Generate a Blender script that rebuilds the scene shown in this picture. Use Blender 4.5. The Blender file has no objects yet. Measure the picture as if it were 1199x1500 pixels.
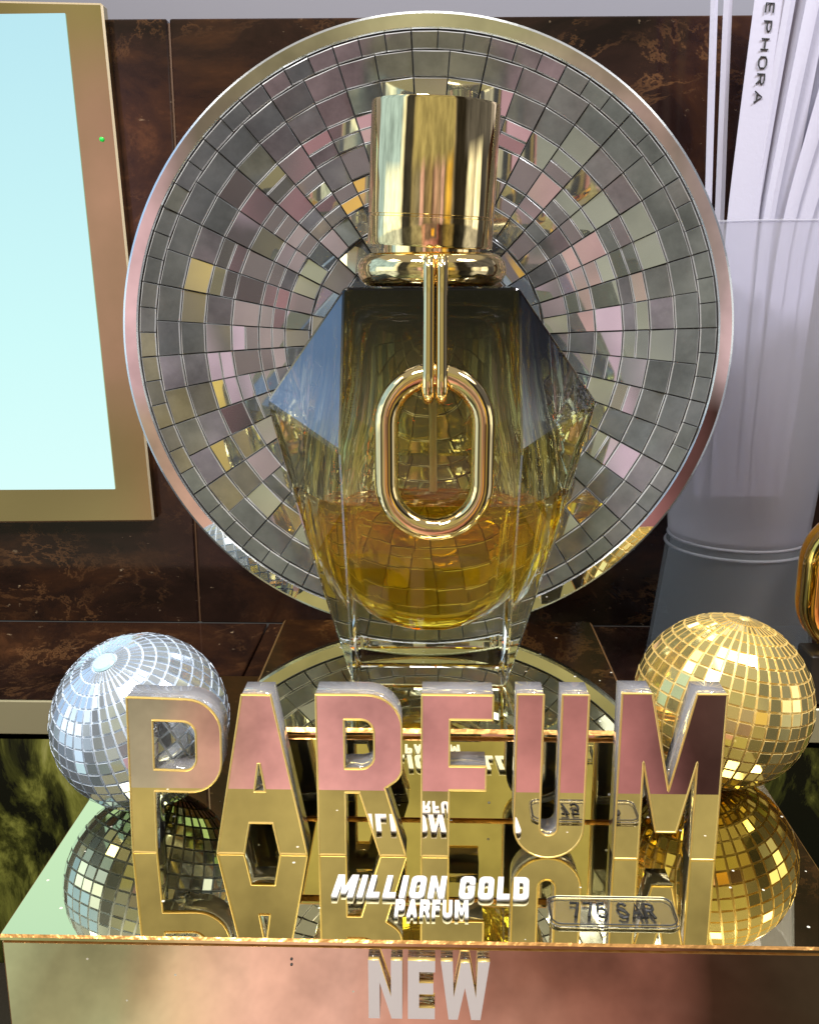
import bpy, bmesh, math, random
from mathutils import Vector, Matrix
random.seed(7)
R = math.radians
S = 0.14                      # one modelling unit is 14 cm (the lens height above the plinth top)
sc = bpy.context.scene
COL = sc.collection

# ------------------------------------------------------------------ camera
F, TH, YAW = 1438.0, R(13.4), R(1.4)
cam_d = bpy.data.cameras.new("camera"); cam = bpy.data.objects.new("camera", cam_d); COL.objects.link(cam)
cam.location = (0, 0, 1.0 * S)
cam.rotation_euler = (R(90) - TH, 0, YAW)
cam_d.sensor_fit = 'VERTICAL'; cam_d.sensor_height = 36.0; cam_d.lens = 36.0 * F / 1500.0
cam_d.clip_start = 0.005; cam_d.clip_end = 100
sc.camera = cam

def ray(px, py):
    u, v = (px - 599.5) / F, (750 - py) / F
    x, y, z = u, math.cos(TH) + v * math.sin(TH), -math.sin(TH) + v * math.cos(TH)
    c, s = math.cos(YAW), math.sin(YAW)
    return Vector((x * c - y * s, x * s + y * c, z))
def PY(px, py, Y):
    d = ray(px, py); t = Y / d.y
    return Vector((d.x * t, Y, 1.0 + d.z * t))
def PZ(px, py, Z):
    d = ray(px, py); t = (Z - 1.0) / d.z
    return Vector((d.x * t, d.y * t, Z))

# ------------------------------------------------------------------ materials
def newmat(name):
    m = bpy.data.materials.new(name); m.use_nodes = True
    nt = m.node_tree; nt.nodes.clear()
    out = nt.nodes.new('ShaderNodeOutputMaterial')
    return m, nt, out
def N(nt, t, **kw):
    n = nt.nodes.new(t)
    for k, v in kw.items():
        if k in n.inputs.keys() if isinstance(k, str) else False: n.inputs[k].default_value = v
        else: setattr(n, k, v)
    return n
def setin(n, d):
    for k, v in d.items(): n.inputs[k].default_value = v
    return n
def principled(name, col, metal=0, rough=.4, bump=0, bscale=40, var=0, vscale=8, **extra):
    m, nt, out = newmat(name)
    p = nt.nodes.new('ShaderNodeBsdfPrincipled')
    p.inputs['Base Color'].default_value = (*col, 1); p.inputs['Metallic'].default_value = metal
    p.inputs['Roughness'].default_value = rough
    for k, v in extra.items(): p.inputs[k.replace('_', ' ')].default_value = v
    tc = nt.nodes.new('ShaderNodeTexCoord')
    if var:
        nz = nt.nodes.new('ShaderNodeTexNoise'); nz.inputs['Scale'].default_value = vscale / S; nz.inputs['Detail'].default_value = 6
        nt.links.new(tc.outputs['Object'], nz.inputs['Vector'])
        mp = nt.nodes.new('ShaderNodeMapRange'); setin(mp, {'From Min': .3, 'From Max': .7, 'To Min': max(0, rough - var), 'To Max': rough + var})
        nt.links.new(nz.outputs['Fac'], mp.inputs['Value']); nt.links.new(mp.outputs[0], p.inputs['Roughness'])
    if bump:
        nz = nt.nodes.new('ShaderNodeTexNoise'); nz.inputs['Scale'].default_value = bscale / S; nz.inputs['Detail'].default_value = 2
        nt.links.new(tc.outputs['Object'], nz.inputs['Vector'])
        b = nt.nodes.new('ShaderNodeBump'); setin(b, {'Strength': bump, 'Distance': 0.0006})
        nt.links.new(nz.outputs['Fac'], b.inputs['Height']); nt.links.new(b.outputs[0], p.inputs['Normal'])
    nt.links.new(p.outputs[0], out.inputs['Surface'])
    return m
def mirror_mat(name, col, dust=0.0, rough=.012, bump=.05, bscale=1.2):
    """mirror acrylic: tinted metal, faint waviness, sparse dust specks"""
    m, nt, out = newmat(name)
    p = nt.nodes.new('ShaderNodeBsdfPrincipled'); setin(p, {'Base Color': (*col, 1), 'Metallic': 1.0, 'Roughness': rough})
    tc = nt.nodes.new('ShaderNodeTexCoord')
    nz = nt.nodes.new('ShaderNodeTexNoise'); setin(nz, {'Scale': bscale / S, 'Detail': 1.0}); nt.links.new(tc.outputs['Object'], nz.inputs['Vector'])
    b = nt.nodes.new('ShaderNodeBump'); setin(b, {'Strength': bump, 'Distance': .004 * S}); nt.links.new(nz.outputs['Fac'], b.inputs['Height'])
    nt.links.new(b.outputs[0], p.inputs['Normal'])
    res = p
    if dust:
        vo = nt.nodes.new('ShaderNodeTexVoronoi'); setin(vo, {'Scale': 60 / S, 'Randomness': 1.0}); nt.links.new(tc.outputs['Object'], vo.inputs['Vector'])
        c = nt.nodes.new('ShaderNodeMath'); c.operation = 'LESS_THAN'; c.inputs[1].default_value = .16; nt.links.new(vo.outputs['Distance'], c.inputs[0])
        wn = nt.nodes.new('ShaderNodeTexWhiteNoise'); nt.links.new(vo.outputs['Position'], wn.inputs['Vector'])
        c2 = nt.nodes.new('ShaderNodeMath'); c2.operation = 'LESS_THAN'; c2.inputs[1].default_value = dust; nt.links.new(wn.outputs['Value'], c2.inputs[0])
        mu = nt.nodes.new('ShaderNodeMath'); mu.operation = 'MULTIPLY'; nt.links.new(c.outputs[0], mu.inputs[0]); nt.links.new(c2.outputs[0], mu.inputs[1])
        df = nt.nodes.new('ShaderNodeBsdfDiffuse'); df.inputs['Color'].default_value = (.75, .72, .6, 1)
        mx = nt.nodes.new('ShaderNodeMixShader'); nt.links.new(mu.outputs[0], mx.inputs[0]); nt.links.new(p.outputs[0], mx.inputs[1]); nt.links.new(df.outputs[0], mx.inputs[2])
        res = mx
    nt.links.new(res.outputs[0], out.inputs['Surface'])
    return m

GOLD_T = (.93, .80, .36)
M = {}
M['plinth'] = mirror_mat('gold_mirror_acrylic', (.97, .88, .52), dust=.06, bump=.08)
M['plinth_front'] = mirror_mat('gold_mirror_front', (.95, .86, .68), dust=.008, bump=.10, bscale=.8)
M['copper_edge'] = principled('copper_edge', (.62, .32, .10), .8, .3, bump=.5, bscale=60)
M['dark_edge'] = principled('dark_edge', (.10, .055, .02), .5, .3)
M['letter_face'] = mirror_mat('letter_mirror', (.97, .86, .74), bump=.04, bscale=2)
M['gold'] = principled('polished_gold', (1.0, .80, .42), 1.0, .025, var=.015, vscale=5)
M['gold_edge'] = principled('gold_edge', (.92, .66, .22), .55, .3)
M['silver_tile'] = principled('silver_mirror_tile', (.76, .86, .97), .80, .08)
M['silver_grout'] = principled('silver_grout', (.66, .74, .84), .0, .35, bump=.4, bscale=50)
M['gold_tile'] = principled('gold_mirror_tile', (1.0, .84, .34), .85, .05)
M['gold_grout'] = principled('gold_grout', (.95, .74, .30), .25, .35, bump=.4, bscale=50)
M['dish_tile'] = principled('dish_mirror_tile', (.68, .73, .76), .92, .035, var=.03, vscale=20)
M['dish_dull'] = principled('dish_dull_tile', (.25, .265, .27), .65, .12, var=.08, vscale=10)
nt_ = M['dish_dull'].node_tree
tc_ = nt_.nodes.new('ShaderNodeTexCoord'); nz_ = nt_.nodes.new('ShaderNodeTexNoise'); setin(nz_, {'Scale': 7 / S, 'Detail': 6, 'Roughness': .7})
rr_ = nt_.nodes.new('ShaderNodeValToRGB'); rr_.color_ramp.elements[0].position = .3; rr_.color_ramp.elements[0].color = (.15, .165, .175, 1)
rr_.color_ramp.elements[1].position = .72; rr_.color_ramp.elements[1].color = (.36, .39, .41, 1)
nt_.links.new(tc_.outputs['Object'], nz_.inputs['Vector']); nt_.links.new(nz_.outputs['Fac'], rr_.inputs[0])
nt_.links.new(rr_.outputs[0], [n for n in nt_.nodes if n.type == 'BSDF_PRINCIPLED'][0].inputs['Base Color'])
M['dish_grout'] = principled('dish_grout', (.13, .135, .14), .1, .5)
M['dish_line'] = principled('dish_tile_edge', (.62, .63, .64), .3, .35)
M['rim'] = mirror_mat('rim_mirror', (.90, .88, .80), bump=.05)
M['rim_edge'] = principled('rim_edge', (.8, .84, .88), .9, .2)
M['pole_cap'] = principled('pole_cap', (.55, .83, .88), .2, .35)
M['white'] = principled('white_vinyl', (.82, .80, .78), 0, .45)
M['grey_white'] = principled('grey_white_acrylic', (.80, .75, .76), 0, .35)
M['black_ink'] = principled('black_ink', (.02, .02, .02), 0, .5)
M['grey_ink'] = principled('grey_ink', (.10, .085, .05), 0, .5)
M['paper'] = principled('blotter_paper', (.50, .49, .60), 0, .7, bump=.15, bscale=80)
M['green_led'] = principled('green_led', (.02, .5, .06), 0, .3, Emission_Strength=.6, Emission_Color=(.02, .7, .08, 1))
M['white_wall'] = principled('white_wall', (.22, .22, .26), 0, .6)
M['counter'] = principled('dark_counter', (.03, .025, .02), 0, .3)
M['tube'] = principled('dip_tube_plastic', (.85, .82, .62), 0, .3, Transmission_Weight=.5)
M['frame_gold'] = principled('satin_gold_frame', (.56, .48, .27), 1.0, .13, var=.05, vscale=3)

def acrylic(name, tint=(1, 1, 1), haze=.12, hazecol=(.85, .82, .86), rough=.03, ior=1.49):
    m, nt, out = newmat(name)
    g = nt.nodes.new('ShaderNodeBsdfPrincipled')
    setin(g, {'Base Color': (*tint, 1), 'Roughness': rough, 'IOR': ior, 'Transmission Weight': 1.0})
    d = nt.nodes.new('ShaderNodeBsdfDiffuse'); d.inputs['Color'].default_value = (*hazecol, 1)
    mx = nt.nodes.new('ShaderNodeMixShader'); mx.inputs[0].default_value = haze
    nt.links.new(g.outputs[0], mx.inputs[1]); nt.links.new(d.outputs[0], mx.inputs[2]); nt.links.new(mx.outputs[0], out.inputs['Surface'])
    return m
M['acrylic'] = acrylic('clear_acrylic', (1, .99, .98), .20, (.97, .95, 1.0))
M['acrylic_clear'] = acrylic('clear_acrylic_thin', (1, 1, 1), .02)
M['amber_glass'] = acrylic('amber_glass', (1.0, .60, .08), .12, (1.0, .55, .03), ior=1.45)
M['block_frost'] = acrylic('frosted_block', (.9, .9, .95), .5, rough=.3)

def frosted(name, trans, tint):
    m, nt, out = newmat(name)
    rf = nt.nodes.new('ShaderNodeBsdfRefraction'); setin(rf, {'Color': (*tint, 1), 'Roughness': .13, 'IOR': 1.02})
    tl = nt.nodes.new('ShaderNodeBsdfTranslucent'); tl.inputs['Color'].default_value = (.95, .95, .98, 1)
    df = nt.nodes.new('ShaderNodeBsdfPrincipled'); setin(df, {'Base Color': (.90, .90, .94, 1), 'Roughness': .45})
    a = nt.nodes.new('ShaderNodeMixShader'); a.inputs[0].default_value = .45
    nt.links.new(tl.outputs[0], a.inputs[1]); nt.links.new(df.outputs[0], a.inputs[2])
    b = nt.nodes.new('ShaderNodeMixShader'); b.inputs[0].default_value = trans
    nt.links.new(a.outputs[0], b.inputs[1]); nt.links.new(rf.outputs[0], b.inputs[2]); nt.links.new(b.outputs[0], out.inputs['Surface'])
    return m
M['frost'] = frosted('frosted_plastic', .66, (.95, .95, 1))
M['frost_clear'] = frosted('frosted_plastic_base', .84, (.78, .83, .86))

def marble():
    m, nt, out = newmat('brown_marble')
    tc = nt.nodes.new('ShaderNodeTexCoord'); L = nt.links.new
    mp = nt.nodes.new('ShaderNodeMapping'); mp.inputs['Scale'].default_value = (1 / S, 1 / S, 1.6 / S); L(tc.outputs['Object'], mp.inputs[0])
    n1 = nt.nodes.new('ShaderNodeTexNoise'); setin(n1, {'Scale': 1.7, 'Detail': 9, 'Roughness': .68, 'Distortion': .6}); L(mp.outputs[0], n1.inputs['Vector'])
    r1 = nt.nodes.new('ShaderNodeValToRGB'); e = r1.color_ramp.elements
    e[0].position = .36; e[0].color = (.006, .003, .003, 1); e[1].position = .72; e[1].color = (.13, .05, .02, 1)
    x = e.new(.50); x.color = (.020, .009, .007, 1); x = e.new(.60); x.color = (.042, .017, .009, 1)
    L(n1.outputs['Fac'], r1.inputs[0])
    n2 = nt.nodes.new('ShaderNodeTexNoise'); setin(n2, {'Scale': 3.4, 'Detail': 12, 'Roughness': .72, 'Distortion': .5}); L(mp.outputs[0], n2.inputs['Vector'])
    ab = nt.nodes.new('ShaderNodeMath'); ab.operation = 'SUBTRACT'; ab.inputs[1].default_value = .5; L(n2.outputs['Fac'], ab.inputs[0])
    ab2 = nt.nodes.new('ShaderNodeMath'); ab2.operation = 'ABSOLUTE'; L(ab.outputs[0], ab2.inputs[0])
    lr = nt.nodes.new('ShaderNodeMapRange'); setin(lr, {'From Min': 0, 'From Max': .022, 'To Min': .40, 'To Max': 0}); L(ab2.outputs[0], lr.inputs[0])
    n4 = nt.nodes.new('ShaderNodeTexNoise'); setin(n4, {'Scale': 2.0, 'Detail': 3}); L(mp.outputs[0], n4.inputs['Vector'])
    l4 = nt.nodes.new('ShaderNodeMapRange'); setin(l4, {'From Min': .5, 'From Max': .66}); L(n4.outputs['Fac'], l4.inputs[0])
    mv = nt.nodes.new('ShaderNodeMath'); mv.operation = 'MULTIPLY'; L(lr.outputs[0], mv.inputs[0]); L(l4.outputs[0], mv.inputs[1])
    mixv = nt.nodes.new('ShaderNodeMixRGB'); mixv.inputs[2].default_value = (.30, .14, .055, 1); L(mv.outputs[0], mixv.inputs[0]); L(r1.outputs[0], mixv.inputs[1])
    # pale flecks in clusters
    n5 = nt.nodes.new('ShaderNodeTexNoise'); setin(n5, {'Scale': 26, 'Detail': 3, 'Roughness': .6}); L(mp.outputs[0], n5.inputs['Vector'])
    f5 = nt.nodes.new('ShaderNodeMapRange'); setin(f5, {'From Min': .66, 'From Max': .74}); L(n5.outputs['Fac'], f5.inputs[0])
    n6 = nt.nodes.new('ShaderNodeTexNoise'); setin(n6, {'Scale': 2.6, 'Detail': 2}); L(mp.outputs[0], n6.inputs['Vector'])
    f6 = nt.nodes.new('ShaderNodeMapRange'); setin(f6, {'From Min': .50, 'From Max': .62}); L(n6.outputs['Fac'], f6.inputs[0])
    m6 = nt.nodes.new('ShaderNodeMath'); m6.operation = 'MULTIPLY'; L(f5.outputs[0], m6.inputs[0]); L(f6.outputs[0], m6.inputs[1])
    mixf = nt.nodes.new('ShaderNodeMixRGB'); mixf.inputs[2].default_value = (.50, .36, .22, 1); L(m6.outputs[0], mixf.inputs[0]); L(mixv.outputs[0], mixf.inputs[1])
    p = nt.nodes.new('ShaderNodeBsdfPrincipled'); setin(p, {'Roughness': .10}); p.inputs['Specular IOR Level'].default_value = .45
    L(mixf.outputs[0], p.inputs['Base Color']); L(p.outputs[0], out.inputs['Surface'])
    return m
M['marble'] = marble()

def olive_panel():
    m, nt, out = newmat('olive_painted_reflections'); L = nt.links.new  # streaks put the reflections of a mirror panel into the colour
    tc = nt.nodes.new('ShaderNodeTexCoord')
    mp = nt.nodes.new('ShaderNodeMapping'); mp.inputs['Scale'].default_value = (1 / S, 1 / S, .45 / S); L(tc.outputs['Object'], mp.inputs[0])
    n1 = nt.nodes.new('ShaderNodeTexNoise'); setin(n1, {'Scale': 5.5, 'Detail': 9, 'Roughness': .66, 'Distortion': 1.1}); L(mp.outputs[0], n1.inputs['Vector'])
    r = nt.nodes.new('ShaderNodeValToRGB'); e = r.color_ramp.elements
    e[0].position = .45; e[0].color = (.006, .007, .003, 1); e[1].position = .78; e[1].color = (.62, .60, .22, 1)
    x = e.new(.53); x.color = (.06, .065, .012, 1); x = e.new(.62); x.color = (.25, .26, .05, 1)
    L(n1.outputs['Fac'], r.inputs[0])
    p = nt.nodes.new('ShaderNodeBsdfPrincipled'); setin(p, {'Roughness': .25}); p.inputs['Specular IOR Level'].default_value = .3
    L(r.outputs[0], p.inputs['Base Color']); L(p.outputs[0], out.inputs['Surface'])
    return m
M['olive'] = olive_panel()

def screen_mat():
    m, nt, out = newmat('lit_screen'); L = nt.links.new
    tc = nt.nodes.new('ShaderNodeTexCoord')
    sp = nt.nodes.new('ShaderNodeSeparateXYZ'); L(tc.outputs['Generated'], sp.inputs[0])
    r = nt.nodes.new('ShaderNodeValToRGB'); e = r.color_ramp.elements
    e[0].position = 0; e[0].color = (.68, .97, .94, 1); e[1].position = 1; e[1].color = (.48, .78, .86, 1)
    x = e.new(.35); x.color = (.60, .93, .92, 1)
    L(sp.outputs['Z'], r.inputs[0])
    em = nt.nodes.new('ShaderNodeEmission'); em.inputs['Strength'].default_value = 1.04; L(r.outputs[0], em.inputs[0]); L(em.outputs[0], out.inputs['Surface'])
    return m
M['screen'] = screen_mat()

# ------------------------------------------------------------------ builders
def obj(name, bm, mat, parent=None, smooth=False, angle=None):
    """link a bmesh (modelling units, world positions) as one mesh object under its thing"""
    org = Vector(parent['_o']) if parent is not None else Vector((0, 0, 0))
    if parent is None:
        xs = [v.co for v in bm.verts]
        org = Vector(((min(c.x for c in xs) + max(c.x for c in xs)) / 2, (min(c.y for c in xs) + max(c.y for c in xs)) / 2, min(c.z for c in xs)))
    bm.transform(Matrix.Translation(-org)); bm.transform(Matrix.Scale(S, 4))
    me = bpy.data.meshes.new(name); bm.to_mesh(me); bm.free()
    mats = mat if isinstance(mat, (list, tuple)) else [mat]
    for m_ in mats: me.materials.append(m_)
    if smooth:
        for p in me.polygons: p.use_smooth = True
        if angle: me.set_sharp_from_angle(angle=R(angle))
    o = bpy.data.objects.new(name, me); COL.objects.link(o)
    if parent is not None: o.parent = parent
    else: o.location = org * S
    o['_o'] = list(org)
    return o
def thing(name, label, cat, org, group=None):
    o = bpy.data.objects.new(name, None); COL.objects.link(o)
    o.empty_display_size = .01; o.location = Vector(org) * S; o['_o'] = list(org)
    o['label'] = label; o['category'] = cat
    if group: o['group'] = group
    return o
def tag(o, label, cat, group=None):
    o['label'] = label; o['category'] = cat
    if group: o['group'] = group
    return o
def box(bm, x0, x1, y0, y1, z0, z1, mi=0, bev=0, bmi=None):
    r = bmesh.ops.create_cube(bm, size=1.0)
    for v in r['verts']:
        v.co = Vector(((x0 + x1) / 2 + v.co.x * (x1 - x0), (y0 + y1) / 2 + v.co.y * (y1 - y0), (z0 + z1) / 2 + v.co.z * (z1 - z0)))
    fs = list({f for v in r['verts'] for f in v.link_faces})
    for f in fs: f.material_index = mi
    if bev:
        es = list({e for f in fs for e in f.edges})
        b = bmesh.ops.bevel(bm, geom=es, offset=bev, segments=1, affect='EDGES', profile=.5)
        if bmi is not None:
            for f in b['faces']: f.material_index = bmi
    return fs
def lathe(bm, prof, c, n=64, axis=None, mi=0, closed=False):
    """prof: list of (r, h); axis matrix 3x3 optional"""
    A = axis or Matrix.Identity(3)
    rings = []
    for (r_, h_) in prof:
        rings.append([bm.verts.new(Vector(c) + A @ Vector((r_ * math.cos(2 * math.pi * k / n), r_ * math.sin(2 * math.pi * k / n), h_))) for k in range(n)])
    m_ = len(rings)
    for i in range(m_ if closed else m_ - 1):
        a, b = rings[i], rings[(i + 1) % m_]
        for k in range(n):
            f = bm.faces.new((a[k], a[(k + 1) % n], b[(k + 1) % n], b[k])); f.material_index = mi
    if not closed:
        f = bm.faces.new(rings[0][::-1]); f.material_index = mi
        f = bm.faces.new(rings[-1]); f.material_index = mi
    return rings
def tube(bm, pts, r_, n=14, closed=False, mi=0, flat=None):
    """sweep a circle (flat=(direction, factor) squashes it) along points"""
    pts = [Vector(p) for p in pts]; m_ = len(pts); rings = []
    up = None
    for i, p in enumerate(pts):
        if closed: t = (pts[(i + 1) % m_] - pts[i - 1]).normalized()
        else: t = (pts[min(i + 1, m_ - 1)] - pts[max(i - 1, 0)]).normalized()
        if up is None:
            up = t.orthogonal().normalized()
            for cand in (Vector((0, 1, 0)), Vector((0, 0, 1)), Vector((1, 0, 0))):
                if abs(t.dot(cand)) < .5: up = cand; break
        up = (up - t * up.dot(t)).normalized(); sd = t.cross(up)
        ring = []
        for k in range(n):
            a = 2 * math.pi * k / n
            d = (up * math.cos(a) + sd * math.sin(a)) * r_
            if flat: d = d - flat[0] * d.dot(flat[0]) * (1 - flat[1])
            ring.append(bm.verts.new(p + d))
        rings.append(ring)
    for i in range(m_ if closed else m_ - 1):
        a, b = rings[i], rings[(i + 1) % m_]
        for k in range(n):
            f = bm.faces.new((a[k], a[(k + 1) % n], b[(k + 1) % n], b[k])); f.material_index = mi
    if not closed:
        bm.faces.new(rings[0][::-1]).material_index = mi; bm.faces.new(rings[-1]).material_index = mi
    bmesh.ops.recalc_face_normals(bm, faces=bm.faces)

# ------------------------------------------------------------------ lettering
def rp(pts, seg=8):
    """polygon with rounded corners: points (x, y) or (x, y, radius)"""
    out = []; n = len(pts)
    for i in range(n):
        p = pts[i]; c = Vector((p[0], p[1]))
        r_ = p[2] if len(p) > 2 else 0
        if not r_: out.append(c); continue
        a = Vector(pts[i - 1][:2]) - c; b = Vector(pts[(i + 1) % n][:2]) - c
        la, lb = a.length, b.length; a.normalize(); b.normalize()
        ang = a.angle(b); d = min(r_ / math.tan(ang / 2), la * .499, lb * .499); r2 = d * math.tan(ang / 2)
        ctr = c + (a + b).normalized() * (r2 / math.sin(ang / 2))
        p0 = c + a * d - ctr; p1 = c + b * d - ctr
        a0 = math.atan2(p0.y, p0.x); da = math.atan2(p1.y, p1.x) - a0
        while da > math.pi: da -= 2 * math.pi
        while da < -math.pi: da += 2 * math.pi
        for k in range(seg + 1):
            t = a0 + da * k / seg
            out.append(ctr + Vector((math.cos(t), math.sin(t))) * r2)
    return out
def glyph(ch, W, w, t=None):
    t = t or w * .95
    if ch == 'P':
        return [rp([(0, 0), (w, 0), (w, .41), (W, .41, .2), (W, 1, .2), (0, 1)]), rp([(w, .41 + t), (W - w, .41 + t, .08), (W - w, 1 - t, .08), (w, 1 - t)])]
    if ch == 'A':
        a = w * 1.05; m_ = (W - a) / 2; yA = (W / 2 - w * 1.02) / m_; w2 = w * 1.02
        return [rp([(0, 0), (w2, 0), (w2 + .20 * m_, .20), (W - w2 - .20 * m_, .20), (W - w2, 0), (W, 0), (W / 2 + a / 2, 1), (W / 2 - a / 2, 1)]),
                rp([(w2 + .40 * m_, .40), (W - w2 - .40 * m_, .40), (W / 2 + .006, yA), (W / 2 - .006, yA)])]
    if ch == 'R':
        return [rp([(0, 0), (w, 0), (w, .40), (W * .50, .40), (W * .74, 0), (W * 1.05, 0), (W * .80, .43), (W, .50, .12), (W, 1, .2), (0, 1)]),
                rp([(w, .40 + t), (W - w, .40 + t, .08), (W - w, 1 - t, .08), (w, 1 - t)])]
    if ch == 'F':
        return [rp([(0, 0), (w, 0), (w, .42), (W * .92, .42), (W * .92, .42 + t), (w, .42 + t), (w, 1 - t), (W, 1 - t), (W, 1), (0, 1)])]
    if ch == 'E':
        return [rp([(0, 0), (W, 0), (W, t), (w, t), (w, .43), (W * .94, .43), (W * .94, .43 + t), (w, .43 + t), (w, 1 - t), (W, 1 - t), (W, 1), (0, 1)])]
    if ch == 'U':
        return [rp([(0, 1), (0, 0, W / 2), (W, 0, W / 2), (W, 1), (W - w, 1), (W - w, t, W / 2 - w), (w, t, W / 2 - w), (w, 1)])]
    if ch == 'M':
        k = w * 1.2
        return [rp([(0, 0), (0, 1), (k, 1), (W / 2, .42), (W - k, 1), (W, 1), (W, 0), (W - w, 0), (W - w, .60), (W / 2 + w * .42, .17), (W / 2 - w * .42, .17), (w, .60), (w, 0)])]
    if ch == 'I':
        return [rp([(0, 0), (W, 0), (W, 1), (0, 1)])]
    if ch == 'L':
        return [rp([(0, 0), (W, 0), (W, t), (w, t), (w, 1), (0, 1)])]
    if ch == 'O':
        return [rp([(0, 0, .2), (W, 0, .2), (W, 1, .2), (0, 1, .2)]), rp([(w, t, .07), (W - w, t, .07), (W - w, 1 - t, .07), (w, 1 - t, .07)])]
    if ch == 'D':
        return [rp([(0, 0), (W, 0, .2), (W, 1, .2), (0, 1)]), rp([(w, t), (W - w, t, .08), (W - w, 1 - t, .08), (w, 1 - t)])]
    if ch == 'N':
        return [rp([(0, 0), (0, 1), (w * .95, 1), (W - w, .38), (W - w, 1), (W, 1), (W, 0), (W - w * .95, 0), (w, .62), (w, 0)])]
    if ch == 'G':
        return [rp([(W, .66), (W - w, .66), (W - w, 1 - t, .07), (w, 1 - t, .07), (w, t, .07), (W - w, t, .07), (W - w, .37), (W * .54, .37), (W * .54, .37 + t * .9), (W, .37 + t * .9), (W, 0, .2), (0, 0, .2), (0, 1, .2), (W, 1, .2)])]
    if ch == 'W':
        return [rp([(0, 1), (w * 1.05, 1), (W * .27, .38), (W * .41, .98), (W * .59, .98), (W * .73, .38), (W - w * 1.05, 1), (W, 1), (W * .83, 0), (W * .64, 0), (W * .5, .55), (W * .36, 0), (W * .17, 0)])]
    raise KeyError(ch)
def loops_to_bm(loops, thick):
    """fill closed 2D loops (with holes) and give them thickness; returns bmesh centred on z"""
    cu = bpy.data.curves.new('tmp', 'CURVE'); cu.dimensions = '2D'; cu.fill_mode = 'BOTH'; cu.extrude = thick / 2
    for lp in loops:
        sp = cu.splines.new('POLY'); sp.points.add(len(lp) - 1)
        for p, c in zip(sp.points, lp): p.co = (c.x, c.y, 0, 1)
        sp.use_cyclic_u = True
    o = bpy.data.objects.new('tmp', cu); COL.objects.link(o)
    dg = bpy.context.evaluated_depsgraph_get(); dg.update()
    me = bpy.data.meshes.new_from_object(o.evaluated_get(dg))
    bm = bmesh.new(); bm.from_mesh(me)
    bpy.data.objects.remove(o); bpy.data.curves.remove(cu); bpy.data.meshes.remove(me)
    bmesh.ops.remove_doubles(bm, verts=bm.verts, dist=1e-5)
    bmesh.ops.recalc_face_normals(bm, faces=bm.faces)
    return bm
WID = dict(I=.20, L=.46, O=.56, N=.60, G=.56, D=.56, P=.55, A=.60, R=.56, F=.47, U=.56, M=.78, E=.48, W=.86)
def word_loops(txt, w, gap=.10, slant=0, widths=None):
    loops = []; x = 0
    for ch in txt:
        if ch == ' ': x += .38; continue
        W = w if ch == 'I' else WID[ch]
        for lp in glyph(ch, W, w): loops.append([Vector((v.x + x + slant * v.y, v.y)) for v in lp])
        x += W + gap
    return loops, x - gap
STROKES = {'7': [[(0, 1), (.6, 1), (.22, 0)]], '5': [[(.56, 1), (.1, 1), (.06, .56), (.36, .62), (.58, .5), (.6, .25), (.45, .03), (.2, 0), (0, .12)]],
           'S': [[(.6, .86), (.42, 1), (.18, 1), (.03, .84), (.08, .62), (.5, .42), (.62, .22), (.5, .03), (.2, 0), (0, .14)]],
           'A': [[(0, 0), (.34, 1), (.68, 0)], [(.12, .34), (.56, .34)]], 'R': [[(0, 0), (0, 1), (.4, 1), (.58, .88), (.58, .62), (.4, .5), (0, .5)], [(.32, .5), (.6, 0)]],
           'E': [[(.55, 1), (0, 1), (0, 0), (.55, 0)], [(0, .5), (.48, .5)]], 'P': [[(0, 0), (0, 1), (.4, 1), (.58, .88), (.58, .58), (.4, .46), (0, .46)]],
           'H': [[(0, 0), (0, 1)], [(.62, 0), (.62, 1)], [(0, .5), (.62, .5)]], 'O': [[(.2, 0), (.02, .2), (.02, .8), (.2, 1), (.5, 1), (.68, .8), (.68, .2), (.5, 0), (.2, 0)]]}
def stroke_word(bm, txt, to3, r_, gap=.34, flat=None):
    x = 0
    for ch in txt:
        if ch == ' ': x += .55; continue
        for st in STROKES[ch]:
            tube(bm, [to3(x + a, b) for a, b in st], r_, n=6, flat=flat)
        x += .62 + gap
    return x

# ================================================================== SETTING
SHZ, WALLY, SHF = -.15, 3.17, 2.511
bm = bmesh.new(); box(bm, -3.5, 3.5, 1.28, 4, -1.06, -1.0)
o = obj('counter', bm, M['counter']); o['kind'] = 'structure'
# brown marble wall
wt = thing('marble_wall', 'dark brown polished marble wall with gold veins behind the display', 'wall', (0, WALLY, -.15))
bm = bmesh.new()
xj = PY(250, 100, WALLY).x
ztop = PY(300, 27, WALLY).z
box(bm, -3.5, xj - .004, WALLY, WALLY + .08, -.15, ztop, bev=.004)
box(bm, xj + .004, 3.5, WALLY, WALLY + .08, -.15, ztop, bev=.004)
obj('marble_slab', bm, M['marble'], wt)
bm = bmesh.new(); box(bm, -3.5, 3.5, WALLY + .012, WALLY + .09, -.15, ztop - .01)
obj('joint', bm, principled('joint_grout', (.16, .085, .045), 0, .5), wt)
bm = bmesh.new(); box(bm, -3.5, 3.5, 3.6, 3.66, -.15, 2.6)
tag(obj('white_back_wall', bm, M['white_wall']), 'pale grey wall showing above the top of the brown marble', 'wall')
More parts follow.
